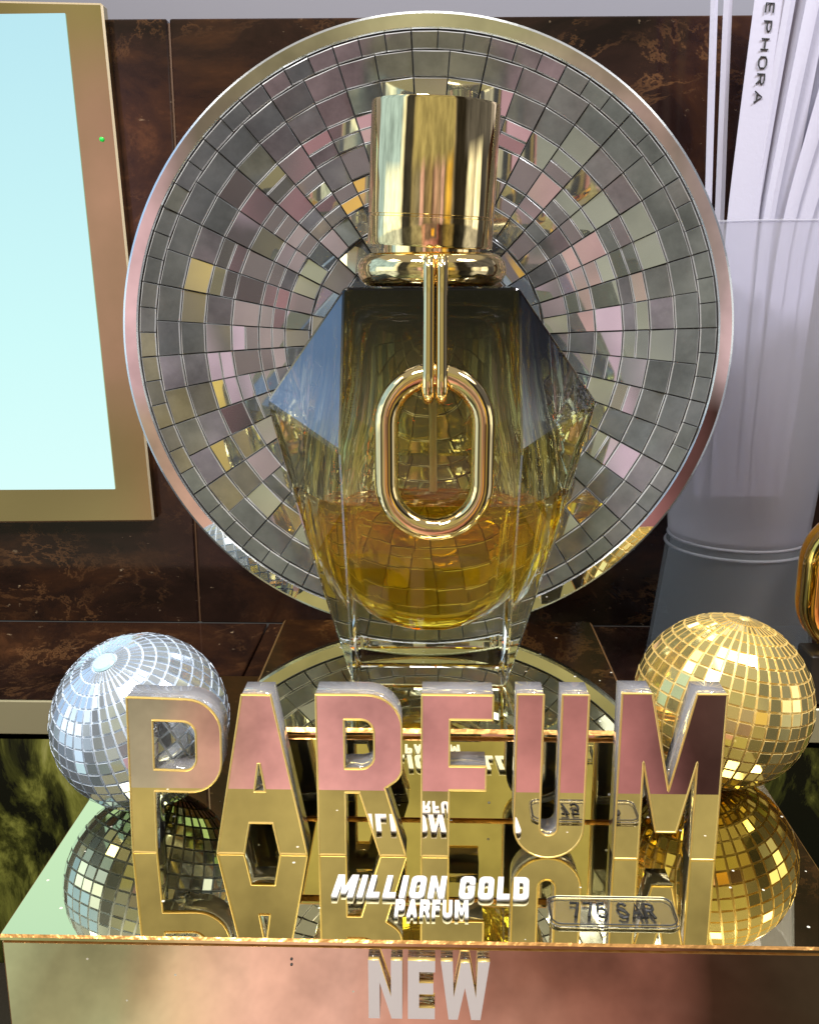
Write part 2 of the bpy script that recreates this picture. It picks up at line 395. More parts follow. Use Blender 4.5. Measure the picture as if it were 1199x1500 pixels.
# shelf behind the plinth
st = thing('marble_shelf', 'low glossy brown marble shelf with a pale gold front edge below the wall', 'shelf', (0, 2.8, SHZ))
bm = bmesh.new()
sx = PZ(390, 918, SHZ).x
box(bm, -3.5, sx - .003, SHF + .012, WALLY - .002, SHZ - .12, SHZ, bev=.003)
box(bm, sx + .003, 3.5, SHF + .012, WALLY - .002, SHZ - .12, SHZ, bev=.003)
obj('shelf_top', bm, M['marble'], st)
zed = PY(30, 1076, SHF).z
bm = bmesh.new(); box(bm, -3.5, 3.5, SHF, SHF + .010, zed, SHZ + .004, bev=.003)
obj('edge_strip', bm, principled('pale_gold_strip', (.36, .33, .20), .2, .3, var=.1, vscale=3), st)
bm = bmesh.new(); box(bm, -3.5, 3.5, SHF + .012, SHF + .06, -1.0, zed - .002)
tag(obj('cabinet_panel', bm, M['olive']), 'glossy panel with painted olive and black reflections below the pale shelf edge', 'cabinet panel')

# ================================================================== LIT SCREEN
SY = WALLY - .05
lt = thing('lit_screen', 'glowing pale cyan screen in a satin gold frame on the marble wall', 'screen', PY(100, 765, SY))
fr = [PY(-420, 770, SY), PY(226, 764, SY), PY(150, 4, SY), PY(-420, -8, SY)]
scq = [PY(-360, 719, SY), PY(169, 716, SY), PY(96, 20, SY), PY(-360, 26, SY)]
def slab(bm, quad, y0, y1, mi=0, bev=.004, bmi=None):
    a = [bm.verts.new((p.x, y0, p.z)) for p in quad]; b = [bm.verts.new((p.x, y1, p.z)) for p in quad]
    fs = [bm.faces.new(a), bm.faces.new(b[::-1])] + [bm.faces.new((a[i], b[i], b[(i + 1) % 4], a[(i + 1) % 4])) for i in range(4)]
    for f in fs: f.material_index = mi
    bmesh.ops.recalc_face_normals(bm, faces=fs)
    if bev:
        r = bmesh.ops.bevel(bm, geom=list({e for f in fs for e in f.edges}), offset=bev, segments=1, affect='EDGES')
        if bmi is not None:
            for f in r['faces']: f.material_index = bmi
bm = bmesh.new(); slab(bm, fr, SY, WALLY - .003, 0, .006, 1)
obj('frame', bm, [M['frame_gold'], principled('frame_bright_edge', (.85, .70, .46), .7, .3)], lt)
bm = bmesh.new(); slab(bm, scq, SY - .006, SY - .001, 0, 0)
obj('panel', bm, M['screen'], lt)
bm = bmesh.new(); c = PY(149, 204, SY - .004); bmesh.ops.create_icosphere(bm, subdivisions=2, radius=.007, matrix=Matrix.Translation(c))
obj('indicator_light', bm, M['green_led'], lt, smooth=True)

# ================================================================== PLINTH
FR, BK, RX = 1.3244, 2.36, .676
pt = thing('display_plinth', 'wide low gold mirror plinth carrying the letters and the mirror balls', 'plinth', (0, 1.84, -1.0))
bm = bmesh.new()
box(bm, -RX, RX, FR, BK, -.012, 0, bev=.0035, bmi=1)
obj('top_plate', bm, [M['plinth'], M['copper_edge']], pt)
bm = bmesh.new()
box(bm, -RX + .003, RX - .003, FR + .003, BK - .003, -.9995, -.0125, bev=.003, bmi=1)
obj('front_body', bm, [M['plinth_front'], M['copper_edge']], pt)

def floor_word(txt, x0p, x1p, yt, yb, w, slant, name):
    """raised word lying on the plinth between two picture rows"""
    a = PZ(x0p, yb, .007); b = PZ(x1p, yb, .007); tp = PZ((x0p + x1p) / 2, yt, .007)
    loops, wd = word_loops(txt, w, gap=.13, slant=slant)
    sx_, sy_ = (b.x - a.x) / (wd + slant), tp.y - a.y
    loops = [[Vector((v.x * sx_, v.y * sy_)) for v in lp] for lp in loops]
    base = loops_to_bm(loops, .007); base.transform(Matrix.Translation((a.x, a.y, .0038)))
    obj(name, base, M['white'], pt)
floor_word('MILLION GOLD', 485, 779, 1283, 1312, .21, .14, 'raised_word')
floor_word('PARFUM', 577, 687, 1318, 1341, .20, .05, 'raised_word')
# NEW on the front
a = PY(540, 1490, FR - .012); b = PY(717, 1408, FR - .012)
loops, wd = word_loops('NEW', .20, gap=.10)
sx_, sy_ = (b.x - a.x) / wd, b.z - a.z
loops = [[Vector((v.x * sx_, v.y * sy_)) for v in lp] for lp in loops]
bm = loops_to_bm(loops, .008); bm.transform(Matrix.Rotation(R(90), 4, 'X')); bm.transform(Matrix.Translation((a.x, FR - .010, a.z)))
bm.normal_update()
for f in bm.faces: f.material_index = 0 if f.normal.y < -.9 else 1
obj('raised_word', bm, [M['grey_white'], M['gold_edge']], pt)
bm = bmesh.new(); bm2 = loops_to_bm(loops, .010); bm2.transform(Matrix.Rotation(R(90), 4, 'X')); bm2.transform(Matrix.Translation((a.x, FR - .0005, a.z)))
bm.free(); obj('letter_backing', bm2, M['acrylic_clear'], pt)
bm = bmesh.new()
for (px, py) in ((427, 1405), (427, 1413)):
    bmesh.ops.create_icosphere(bm, subdivisions=2, radius=.0022, matrix=Matrix.Translation(PY(px, py, FR + .0025)))
obj('pin_hole', bm, M['black_ink'], pt)

# ================================================================== RISER PEDESTAL
RF, RB, RH, RXX = 1.672, 2.275, .187, .376
rt = thing('display_riser', 'gold mirror riser block standing on the plinth under the perfume bottle', 'riser', (.012, 1.97, .001))
bm = bmesh.new(); box(bm, -RXX + .012 + .004, RXX + .012 - .004, RF + .004, RB - .004, .0005, RH - .018, bev=.005, bmi=1)
obj('riser_body', bm, [M['plinth'], M['copper_edge']], rt)
bm = bmesh.new(); box(bm, -RXX + .012, RXX + .012, RF, RB, RH - .0175, RH, bev=.0065, bmi=1)
obj('riser_top', bm, [mirror_mat('riser_top_mirror', (.86, .82, .52), dust=.05, bump=.03), M['copper_edge']], rt)

# ================================================================== PARFUM LETTERS
LY, LT = 1.560, .050
def big_letter(ch, lab, x0, x1, yt, yb, w, tilt=0):
    a = PY(x0, yb, LY); b = PY(x1, yt, LY)
    W0, Hh = b.x - a.x, b.z
    loops = [[Vector((v.x * Hh, v.y * Hh)) for v in lp] for lp in glyph(ch, W0 / Hh if ch != 'R' else W0 / Hh, w)]
    t = thing('acrylic_letter', lab, 'letter', (a.x + W0 / 2, LY + LT / 2, .001), 'acrylic letters of the word along the plinth')
    RM = Matrix.Translation((a.x, 0, .001)) @ Matrix.Rotation(R(tilt), 4, 'Y') @ Matrix.Rotation(R(90), 4, 'X')
    bm = loops_to_bm(loops, LT)
    bm.transform(Matrix.Translation((0, LY + LT / 2 + .002, 0)) @ RM)
    obj('acrylic_block', bm, M['acrylic'], t)
    bm = loops_to_bm(loops, .006)
    bm.transform(Matrix.Translation((0, LY - .001, 0)) @ RM)
    bm.normal_update()
    for f in bm.faces: f.material_index = 0 if f.normal.y < -.7 else 1
    bm.faces.ensure_lookup_table()
    obj('mirror_face', bm, [M['letter_face'], M['gold_edge']], t)
    bm = bmesh.new()
    for lp in loops:
        dd = [p for k, p in enumerate(lp) if (p - lp[k - 1]).length > 1e-5]
        pts = []
        for k, p in enumerate(dd):      # corner-safe: a short run either side of every sharp corner
            a_, b_ = dd[k - 1], dd[(k + 1) % len(dd)]
            d0, d1_ = (a_ - p), (b_ - p)
            e_ = .0022
            if d0.length > 3 * e_ and d1_.length > 3 * e_: pts += [p + d0.normalized() * e_, p, p + d1_.normalized() * e_]
            else: pts.append(p)
        tube(bm, [Vector((p.x, p.y, .003)) for p in pts], .0019, n=6, closed=True)
    bm.transform(Matrix.Translation((0, LY - .001, 0)) @ RM)
    obj('gold_trim', bm, M['gold_edge'], t)
Lw = .155
big_letter('P', 'clear acrylic letter P with an olive mirror face in front of the silver ball', 196, 316, 1022, 1247, .145, 1.6)
big_letter('A', 'clear acrylic letter A with a pink mirrored face between letters P and R', 319, 444, 1018, 1245, .155)
big_letter('R', 'clear acrylic letter R with a pink mirrored face between letters A and F', 468, 588, 1018, 1244, .155)
big_letter('F', 'clear acrylic letter F with a rose mirrored face standing before the bottle base', 617, 722, 1018, 1243, .155)
big_letter('U', 'clear acrylic letter U with a rose mirrored face and round bottom', 751, 862, 1018, 1243, .145)
big_letter('M', 'clear acrylic letter M with a dark rose mirrored face before the gold ball', 898, 1064, 1017, 1245, .135)

# ================================================================== PRICE TAG
tc0, tc1 = PZ(806, 1356, .005), PZ(998, 1356, .005); tdep = PZ(900, 1313, .005).y - tc0.y
gt = thing('price_tag', 'clear acrylic price tag with a thin black outline lying on the plinth', 'price tag', ((tc0.x + tc1.x) / 2, tc0.y + tdep / 2, .0015))
tw = tc1.x - tc0.x
outer = rp([(0, 0, .018), (tw, 0, .018), (tw, tdep, .018), (0, tdep, .018)])
bm = loops_to_bm([outer], .004); bm.transform(Matrix.Translation((tc0.x, tc0.y, .0032)))
obj('tag_plate', bm, M['acrylic_clear'], gt)
bm = bmesh.new()
tube(bm, [Vector((tc0.x + p.x, tc0.y + p.y, .0060)) for p in rp([(.004, .004, .016), (tw - .004, .004, .016), (tw - .004, tdep - .004, .016), (.004, tdep - .004, .016)])], .0012, n=6, closed=True)
obj('outline', bm, M['black_ink'], gt)
bm = bmesh.new()
wl = (.62 + .34) * 6 + .55 - .34
fx = tw * .64 / wl
stroke_word(bm, '775 SAR', lambda x, y: Vector((tc0.x + tw * .18 + x * fx, tc0.y + tdep * .26 + y * tdep * .46, .0064)), .0026)
obj('price_lettering', bm, M['black_ink'], gt)

# ================================================================== MIRROR BALLS
def ball(name, lab, cat, c, r_, axis, tile_m, grout_m, cap_m, rows=20, cols=40, seed=1, tilt=1.6, capr=.26):
    rnd = random.Random(seed)
    t = thing(name, lab, cat, (c.x, c.y, c.z - r_), 'mirror balls on the plinth')
    A = Vector((0, 0, 1)).rotation_difference(Vector(axis).normalized()).to_matrix()
    bm = bmesh.new(); bmesh.ops.create_uvsphere(bm, u_segments=64, v_segments=40, radius=r_ * .972, matrix=Matrix.Translation(c))
    obj('core', bm, grout_m, t, smooth=True)
    bm = bmesh.new()
    th0 = math.asin(capr) if capr else .10
    dth = (math.pi - 2 * th0) / rows
    g = .085
    for i in range(rows):
        ta, tb = th0 + i * dth + dth * g, th0 + (i + 1) * dth - dth * g
        for j in range(cols):
            dph = 2 * math.pi / cols
            s_mid = math.sin((ta + tb) / 2)
            gg = min(.22, g / max(s_mid, .25))
            pa, pb = j * dph + dph * gg, (j + 1) * dph - dph * gg
            q = []
            for (th, ph) in ((ta, pa), (tb, pa), (tb, pb), (ta, pb)):
                q.append(Vector((math.sin(th) * math.cos(ph), math.sin(th) * math.sin(ph), math.cos(th))))
            n = sum(q, Vector()).normalized()
            ctr = sum(q, Vector()) / 4
            rt_ = Matrix.Rotation(R(rnd.gauss(0, tilt)), 3, Vector((rnd.uniform(-1, 1), rnd.uniform(-1, 1), rnd.uniform(-1, 1))))
            jit = rnd.uniform(-.004, .004)
            top = []
            for p in q:
                d = p - ctr; d -= n * d.dot(n)
                top.append(c + A @ (n * (.994 + jit) + rt_ @ d) * r_)
            bot = [c + A @ (p * .966) * r_ for p in q]
            tv = [bm.verts.new(p) for p in top]; bv = [bm.verts.new(p) for p in bot]
            f = bm.faces.new(tv); f.material_index = 0
            for k in range(4):
                f = bm.faces.new((bv[k], bv[(k + 1) % 4], tv[(k + 1) % 4], tv[k])); f.material_index = 1
    bmesh.ops.recalc_face_normals(bm, faces=bm.faces)
    obj('mirror_tiles', bm, [tile_m, grout_m], t)
    for sgn in (1, -1):
        bm = bmesh.new()
        lathe(bm, [(r_ * math.sin(th0) * .93, sgn * r_ * math.cos(th0) * .985), (r_ * math.sin(th0) * .8, sgn * r_ * 1.0), (r_ * .02, sgn * r_ * 1.004)], c, n=32, axis=A)
        bmesh.ops.recalc_face_normals(bm, faces=bm.faces)
        obj('pole_cap', bm, cap_m, t, smooth=True, angle=40)
def ball_place(px, py, rp_):
    """rest a ball of the given picture radius on the plinth"""
    d = ray(px, py); z = .17
    for _ in range(20):
        t_ = (z - 1) / d.z; p = Vector((0, 0, 1)) + d * t_
        depth = p.y * math.cos(TH) - (p.z - 1) * math.sin(TH)
        z = rp_ / F * depth / math.sqrt(1 + 0.03)
    return p, z
c, r_ = ball_place(207, 1056, 131)
c.z = r_ + .001
ball('mirror_ball', 'silver mirror ball with a pale blue pole cap behind the letter P', 'mirror ball', c, r_, (-.24, -.40, .88), M['silver_tile'], M['silver_grout'], M['pole_cap'], seed=3, capr=.14)
c, r_ = ball_place(1057, 1026, 129)
c.z = r_ + .001
ball('mirror_ball', 'gold mirror ball behind the letter M', 'mirror ball', c, r_, (.18, .02, .97), M['gold_tile'], M['gold_grout'], M['gold_grout'], seed=5, capr=.07)

# ================================================================== MOSAIC DISH
DY = 2.200
k_ = .667 / 447.0
dc = PY(624, 467, DY); dc.z = RH + .001 + .673
dt = thing('mirror_mosaic_dish', 'large round concave dish of mirror tiles with a flat mirrored rim behind the bottle', 'mirror dish', (dc.x, DY, RH + .001))
rmax = 428 * k_; RC = rmax / math.sin(R(22))
def dep(r): return math.sqrt(RC * RC - r * r) - math.sqrt(RC * RC - rmax * rmax)
bm = bmesh.new()
prof = []
nn = 26
AX = Matrix(((1, 0, 0), (0, 0, 1), (0, 1, 0)))       # local z -> +y
fr_ = [(rmax * (1 - i / nn) + .0005, dep(rmax * (1 - i / nn)) + .006) for i in range(nn)] + [(.0008, dep(0) + .006)]
bk_ = [(.0008, dep(0) + .018)] + [(rmax * (i / nn), dep(rmax * (i / nn)) + .018) for i in range(1, nn)] + [(rmax + .003, .02)]
lathe(bm, fr_ + bk_, dc, n=120, axis=AX, closed=True)
bmesh.ops.recalc_face_normals(bm, faces=bm.faces)
obj('bowl', bm, M['dish_grout'], dt, smooth=True, angle=40)
bm = bmesh.new()
lathe(bm, [(rmax + .001, .0), (rmax + .004, -.004), (.668, -.004), (.673, 0), (.673, .020), (rmax + .001, .022)], dc, n=180, axis=AX, closed=True)
bmesh.ops.recalc_face_normals(bm, faces=bm.faces)
bm.normal_update()
for f in bm.faces: f.material_index = 0 if f.normal.y < -.95 else 1
obj('rim', bm, [M['rim'], M['rim_edge']], dt)
bm = bmesh.new()
rings = [427, 404, 371, 336, 298, 258, 219, 181, 145, 112, 82, 55, 30, 4]
divs = [72, 48, 48, 48, 48, 48, 48, 24, 24, 24, 24, 12, 12]
rnd = random.Random(11)
off0 = R(3)
def dpt(r, a, lift): return Vector((dc.x + r * math.cos(a), DY + dep(r) - lift, dc.z + r * math.sin(a)))
for i in range(len(rings) - 1):
    r1, r0 = rings[i] * k_, rings[i + 1] * k_
    n = divs[i]
    for j in range(n):
        a0, a1 = off0 + 2 * math.pi * j / n, off0 + 2 * math.pi * (j + 1) / n
        per = max(1, n // 24)
        gl = .0010 if (j % per == 0 or n <= 24) else .0006
        gr = .0010 if (j % per == per - 1 or n <= 24) else .0006
        gc = .0010
        brk = rnd.random() < .25 and i >= 3 and n <= 48
        cells = [(r0 + gc, r1 - gc)]
        if i in (3, 4, 5) and rnd.random() < .55: mid = (r0 + r1) / 2; cells = [(r0 + gc, mid - .0005), (mid + .0005, r1 - gc)]
        for (ra, rb) in cells:
            b = .0019
            sg_ = 1.6 if i <= 1 else 3.4 if i <= 5 else 7.0
            tx, tz = rnd.gauss(0, sg_), rnd.gauss(0, sg_)
            def quad(bi, lift):
                out_ = []
                for (r, a, sg, dr) in ((ra, a0, gl, 1), (rb, a0, gl, -1), (rb, a1, -gr, -1), (ra, a1, -gr, 1)):
                    rr = r + dr * bi
                    aa = a + (sg + math.copysign(bi * .5, sg)) / max(rr, .004)
                    out_.append(dpt(rr, aa, lift))
                return out_
            q0, q1 = quad(0, .0005), quad(b, .0030)
            cc = sum(q1, Vector()) / 4
            q1 = [p + Vector((0, (p.x - cc.x) * math.tan(R(tx)) + (p.z - cc.z) * math.tan(R(tz)), 0)) for p in q1]
            v0 = [bm.verts.new(p) for p in q0]; v1 = [bm.verts.new(p) for p in q1]
            f = bm.faces.new(v1); f.material_index = 3 if (i <= 1 or rnd.random() < (.5, .22, .12)[min(i, 4) - 2]) else 0
            for k in range(4):
                f = bm.faces.new((v0[k], v0[(k + 1) % 4], v1[(k + 1) % 4], v1[k])); f.material_index = 1 if k in (1, 3) else 2
for f in bm.faces:
    f.normal_update()
    if f.normal.y > 0: f.normal_flip()
obj('mirror_tiles', bm, [M['dish_tile'], M['dish_line'], M['dish_grout'], M['dish_dull']], dt)

# ================================================================== PERFUME BOTTLE
YC, CX = 1.985, 631
d1, d2, d3 = .135, .185, .115
zb = RH + .001
ztopb = PY(CX, 421, YC - d1).z
F1x = (PY(757, 421, YC - d1).x - PY(501, 421, YC - d1).x) / 2
F2 = PY(763, 664, YC - d2); F2x = (F2.x - PY(498, 664, YC - d2).x) / 2
Wp = PY(872, 590, YC); Wx = (Wp.x - PY(388, 590, YC).x) / 2
Gp = PY(809, 795, YC); Gx = (Gp.x - PY(452, 795, YC).x) / 2
Bx = (PY(748, 1004, YC - d3).x - PY(525, 1004, YC - d3).x) / 2
bx = PY(CX, 590, YC).x
z2 = F2.z
bt = thing('perfume_bottle', 'faceted perfume bottle half full of amber liquid with gold cap and chain links', 'perfume bottle', (bx, YC, zb))
def glass_mat(name, ior, gradient, sheen=0, srough=.06):
    m, nt, out = newmat(name); L = nt.links.new
    p = nt.nodes.new('ShaderNodeBsdfPrincipled'); setin(p, {'Roughness': .0, 'IOR': ior, 'Transmission Weight': 1.0, 'Base Color': (1, 1, 1, 1)})
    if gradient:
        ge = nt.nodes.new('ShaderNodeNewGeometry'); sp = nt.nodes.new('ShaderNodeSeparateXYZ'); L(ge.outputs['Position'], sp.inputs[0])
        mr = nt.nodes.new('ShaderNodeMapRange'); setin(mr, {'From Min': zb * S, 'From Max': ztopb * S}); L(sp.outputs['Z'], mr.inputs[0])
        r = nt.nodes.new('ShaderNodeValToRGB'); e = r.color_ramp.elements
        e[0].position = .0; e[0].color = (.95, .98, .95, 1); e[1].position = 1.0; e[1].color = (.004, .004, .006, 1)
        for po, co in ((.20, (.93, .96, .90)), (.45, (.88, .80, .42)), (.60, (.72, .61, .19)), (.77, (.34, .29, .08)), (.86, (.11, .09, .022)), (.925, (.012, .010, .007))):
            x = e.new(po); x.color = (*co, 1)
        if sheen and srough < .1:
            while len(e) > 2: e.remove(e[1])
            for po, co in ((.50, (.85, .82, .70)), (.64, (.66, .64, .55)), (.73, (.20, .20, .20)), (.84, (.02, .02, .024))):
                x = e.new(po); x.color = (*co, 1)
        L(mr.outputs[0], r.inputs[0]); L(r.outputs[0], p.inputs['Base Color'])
        # faint frosted sputter just above the widest points
        sx_ = nt.nodes.new('ShaderNodeMath'); sx_.operation = 'SUBTRACT'; sx_.inputs[1].default_value = bx * S; L(sp.outputs['X'], sx_.inputs[0])
        sa = nt.nodes.new('ShaderNodeMath'); sa.operation = 'ABSOLUTE'; L(sx_.outputs[0], sa.inputs[0])
        m1 = nt.nodes.new('ShaderNodeMapRange'); setin(m1, {'From Min': F1x * 1.06 * S, 'From Max': Wx * .95 * S}); L(sa.outputs[0], m1.inputs[0])
        m2 = nt.nodes.new('ShaderNodeMapRange'); setin(m2, {'From Min': (Wp.z + .10) * S, 'From Max': (Wp.z + .02) * S}); L(sp.outputs['Z'], m2.inputs[0])
        m3 = nt.nodes.new('ShaderNodeMapRange'); setin(m3, {'From Min': (Wp.z - .07) * S, 'From Max': (Wp.z - .02) * S}); L(sp.outputs['Z'], m3.inputs[0])
        nz = nt.nodes.new('ShaderNodeTexNoise'); setin(nz, {'Scale': 170 / S, 'Detail': 2}); L(ge.outputs['Position'], nz.inputs['Vector'])
        mn = nt.nodes.new('ShaderNodeMapRange'); setin(mn, {'From Min': .48, 'From Max': .62}); L(nz.outputs['Fac'], mn.inputs[0])
        a = None
        for q in (m1, m2, m3, mn):
            if a is None: a = q; continue
            mm = nt.nodes.new('ShaderNodeMath'); mm.operation = 'MULTIPLY'; L(a.outputs[0], mm.inputs[0]); L(q.outputs[0], mm.inputs[1]); a = mm
        ms = nt.nodes.new('ShaderNodeMath'); ms.operation = 'MULTIPLY'; ms.inputs[1].default_value = .16; L(a.outputs[0], ms.inputs[0])
        df = nt.nodes.new('ShaderNodeBsdfDiffuse'); df.inputs['Color'].default_value = (.62, .64, .72, 1)
        mx = nt.nodes.new('ShaderNodeMixShader'); L(ms.outputs[0], mx.inputs[0]); L(p.outputs[0], mx.inputs[1]); L(df.outputs[0], mx.inputs[2])
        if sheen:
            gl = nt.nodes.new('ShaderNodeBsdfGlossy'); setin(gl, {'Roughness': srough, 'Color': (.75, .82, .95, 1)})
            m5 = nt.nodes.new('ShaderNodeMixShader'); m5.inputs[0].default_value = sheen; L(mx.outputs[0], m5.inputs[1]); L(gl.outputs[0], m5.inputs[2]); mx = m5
        L(mx.outputs[0], out.inputs['Surface'])
    else:
        L(p.outputs[0], out.inputs['Surface'])
    return m
M['glass'] = glass_mat('bottle_glass', 1.50, True)
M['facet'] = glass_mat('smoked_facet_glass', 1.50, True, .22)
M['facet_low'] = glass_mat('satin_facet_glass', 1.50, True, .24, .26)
M['cavity'] = glass_mat('bottle_inner_wall', 1.50, False)
# outer hull
bm = bmesh.new()
for sx_ in (-1, 1):
    for sy_ in (-1, 1):
        bm.verts.new((bx + sx_ * F1x, YC + sy_ * d1, ztopb)); bm.verts.new((bx + sx_ * F2x, YC + sy_ * d2, z2)); bm.verts.new((bx + sx_ * Bx, YC + sy_ * d3, zb))
    bm.verts.new((bx + sx_ * Wx, YC, Wp.z)); bm.verts.new((bx + sx_ * Gx * 1.015, YC, Gp.z))
r = bmesh.ops.convex_hull(bm, input=bm.verts)
bmesh.ops.dissolve_limit(bm, angle_limit=R(1), verts=bm.verts, edges=bm.edges)
bmesh.ops.bevel(bm, geom=list(bm.edges), offset=.0055, segments=2, affect='EDGES', profile=.5)
bmesh.ops.recalc_face_normals(bm, faces=bm.faces)
bm.normal_update()
for f in bm.faces:
    c_ = f.calc_center_median(); n_ = f.normal
    if abs(n_.x) > .35 and f.calc_area() > .0015 and (n_.z > .05 or (n_.z < -.05 and abs(c_.x - bx) < Gx * .86)): f.material_index = 3 if n_.z > 0 else 4
# inner cavity profile: (picture row, half width px, half depth)
zf = lambda py: PY(CX, py, YC).z
PX = lambda w: w * (PY(CX + 100, 600, YC).x - PY(CX, 600, YC).x) / 100
cav = [(446, 74, .070), (449, 96, .090), (458, 110, .102), (475, 116, .110), (510, 119, .115), (560, 124, .126), (610, 134, .140), (650, 146, .152), (690, 156, .156), (716, 160, .156)]
low = [(716, 160, .156), (750, 158, .150), (790, 150, .138), (825, 136, .122), (855, 117, .105), (878, 92, .088), (893, 64, .068), (901, 36, .046), (904, 12, .020), (904.6, 4, .008)]
def sring(bm, z, hw, hd, n=64, e=3.2):
    out_ = []
    for k in range(n):
        a = 2 * math.pi * k / n; ca, sa = math.cos(a), math.sin(a)
        out_.append(bm.verts.new((bx + math.copysign(abs(ca) ** (2 / e), ca) * hw, YC + math.copysign(abs(sa) ** (2 / e), sa) * hd, z)))
    return out_
def loft(bm, rows_, mi, flip, cap0, cap1):
    rs = [sring(bm, zf(py), PX(w), d) for (py, w, d) in rows_]
    fs = []
    for a, b in zip(rs, rs[1:]):
        for k in range(len(a)):
            fs.append(bm.faces.new((a[k], a[(k + 1) % len(a)], b[(k + 1) % len(a)], b[k])))
    if cap0: fs.append(bm.faces.new(rs[0]))
    if cap1: fs.append(bm.faces.new(rs[-1]))
    return fs
nf0 = set(bm.faces)
fs = loft(bm, cav, 1, True, True, False)
lowfs = loft(bm, low, 2, True, False, True)     # the glass inside wall below the liquid level is the liquid's own boundary
bmesh.ops.delete(bm, geom=lowfs, context='FACES')
ctrv = Vector((bx, YC, 0))
for f in fs:
    f.material_index = 1; f.normal_update()
    c_ = f.calc_center_median(); dirn = Vector((bx, YC, zf(600))) - c_
    if f.normal.dot(dirn) < 0: f.normal_flip()
for f in bm.faces: f.smooth = f.material_index == 1
obj('glass_body', bm, [M['glass'], M['cavity'], M['cavity'], M['facet'], M['facet_low']], bt)
# liquid: one closed volume, its side wall meets the glass, its top meets air
lev = zf(716)
m, nt, out = newmat('amber_perfume'); L = nt.links.new
p = nt.nodes.new('ShaderNodeBsdfPrincipled'); setin(p, {'Roughness': 0.0, 'Transmission Weight': 1.0, 'Base Color': (1, .86, .15, 1)})
ge = nt.nodes.new('ShaderNodeNewGeometry'); sp = nt.nodes.new('ShaderNodeSeparateXYZ'); L(ge.outputs['Position'], sp.inputs[0])
gtm = nt.nodes.new('ShaderNodeMath'); gtm.operation = 'GREATER_THAN'; gtm.inputs[1].default_value = (lev - .0006) * S; L(sp.outputs['Z'], gtm.inputs[0])
ir = nt.nodes.new('ShaderNodeMapRange'); setin(ir, {'To Min': 1.36 / 1.5, 'To Max': 1.36}); L(gtm.outputs[0], ir.inputs[0]); L(ir.outputs[0], p.inputs['IOR'])
va = nt.nodes.new('ShaderNodeVolumeAbsorption'); va.inputs['Color'].default_value = (1.0, .84, .05, 1); va.inputs['Density'].default_value = 16
tlq = nt.nodes.new('ShaderNodeBsdfTranslucent'); tlq.inputs['Color'].default_value = (1.0, .58, .01, 1)
mlq = nt.nodes.new('ShaderNodeMixShader'); mlq.inputs[0].default_value = .13
dlq = nt.nodes.new('ShaderNodeBsdfDiffuse'); dlq.inputs['Color'].default_value = (1.0, .60, .02, 1)
mdl = nt.nodes.new('ShaderNodeMixShader'); mdl.inputs[0].default_value = .45; L(tlq.outputs[0], mdl.inputs[1]); L(dlq.outputs[0], mdl.inputs[2])
L(p.outputs[0], mlq.inputs[1]); L(mdl.outputs[0], mlq.inputs[2])
tql = nt.nodes.new('ShaderNodeTexCoord'); mql = nt.nodes.new('ShaderNodeMapping'); mql.inputs['Scale'].default_value = (1, 1, .35); L(tql.outputs['Object'], mql.inputs[0])
nql = nt.nodes.new('ShaderNodeTexVoronoi'); setin(nql, {'Scale': 11 / S}); L(mql.outputs[0], nql.inputs['Vector'])
bql = nt.nodes.new('ShaderNodeBump'); setin(bql, {'Strength': .75, 'Distance': .02 * S}); L(nql.outputs['Distance'], bql.inputs['Height']); L(bql.outputs[0], p.inputs['Normal'])
L(mlq.outputs[0], out.inputs['Surface']); L(va.outputs[0], out.inputs['Volume'])
M['liquid'] = m
bm = bmesh.new(); fs = loft(bm, low, 0, False, True, True); bmesh.ops.recalc_face_normals(bm, faces=bm.faces)
for f in bm.faces: f.smooth = len(f.verts) == 4
obj('liquid', bm, M['liquid'], bt)
# dip tube
bm = bmesh.new(); tube(bm, [(bx, YC, zf(452)), (bx + .004, YC, zf(600)), (bx + .006, YC, zf(708))], .008, n=12)
obj('dip_tube', bm, M['tube'], bt, smooth=True, angle=50)
# collar (flattened ring) and neck
zc0, zc1 = ztopb + .001, zf(371)
rc = PX(105); hc = (zc1 - zc0) / 2
bm = bmesh.new()
prof = [(rc - hc * .9 + math.cos(a) * hc * .9, zc0 + hc + math.sin(a) * hc) for a in [R(-90 + 12 * i) for i in range(16)]]
lathe(bm, [(PX(60), zc0)] + prof + [(PX(60), zc1)], (bx, YC, 0), n=80)
bmesh.ops.recalc_face_normals(bm, faces=bm.faces)
obj('collar', bm, M['gold'], bt, smooth=True, angle=50)
bm = bmesh.new(); lathe(bm, [(PX(68), zc1 - .012), (PX(68), zc1 + .030)], (bx, YC, 0), n=64); obj('neck', bm, M['gold'], bt, smooth=True, angle=40)
# cap, slightly tilted
c0 = PY(629, 361, YC); c1 = PY(639, 152, YC)
axv = (c1 - c0); Hc = axv.length; axv = Vector((axv.x, -.01, axv.z)).normalized()
A = Vector((0, 0, 1)).rotation_difference(axv).to_matrix(); rcp = PX(88)
bm = bmesh.new()
lathe(bm, [(rcp * .90, .004), (rcp * .985, .0), (rcp, .005), (rcp, .052), (rcp * .988, .0535), (rcp * .988, .0565), (rcp, .058), (rcp, Hc - .006), (rcp * .985, Hc - .001), (rcp * .95, Hc), (rcp * .93, Hc - .004)], c0, n=128, axis=A)
bmesh.ops.recalc_face_normals(bm, faces=bm.faces)
obj('cap', bm, M['gold'], bt, smooth=True, angle=35)
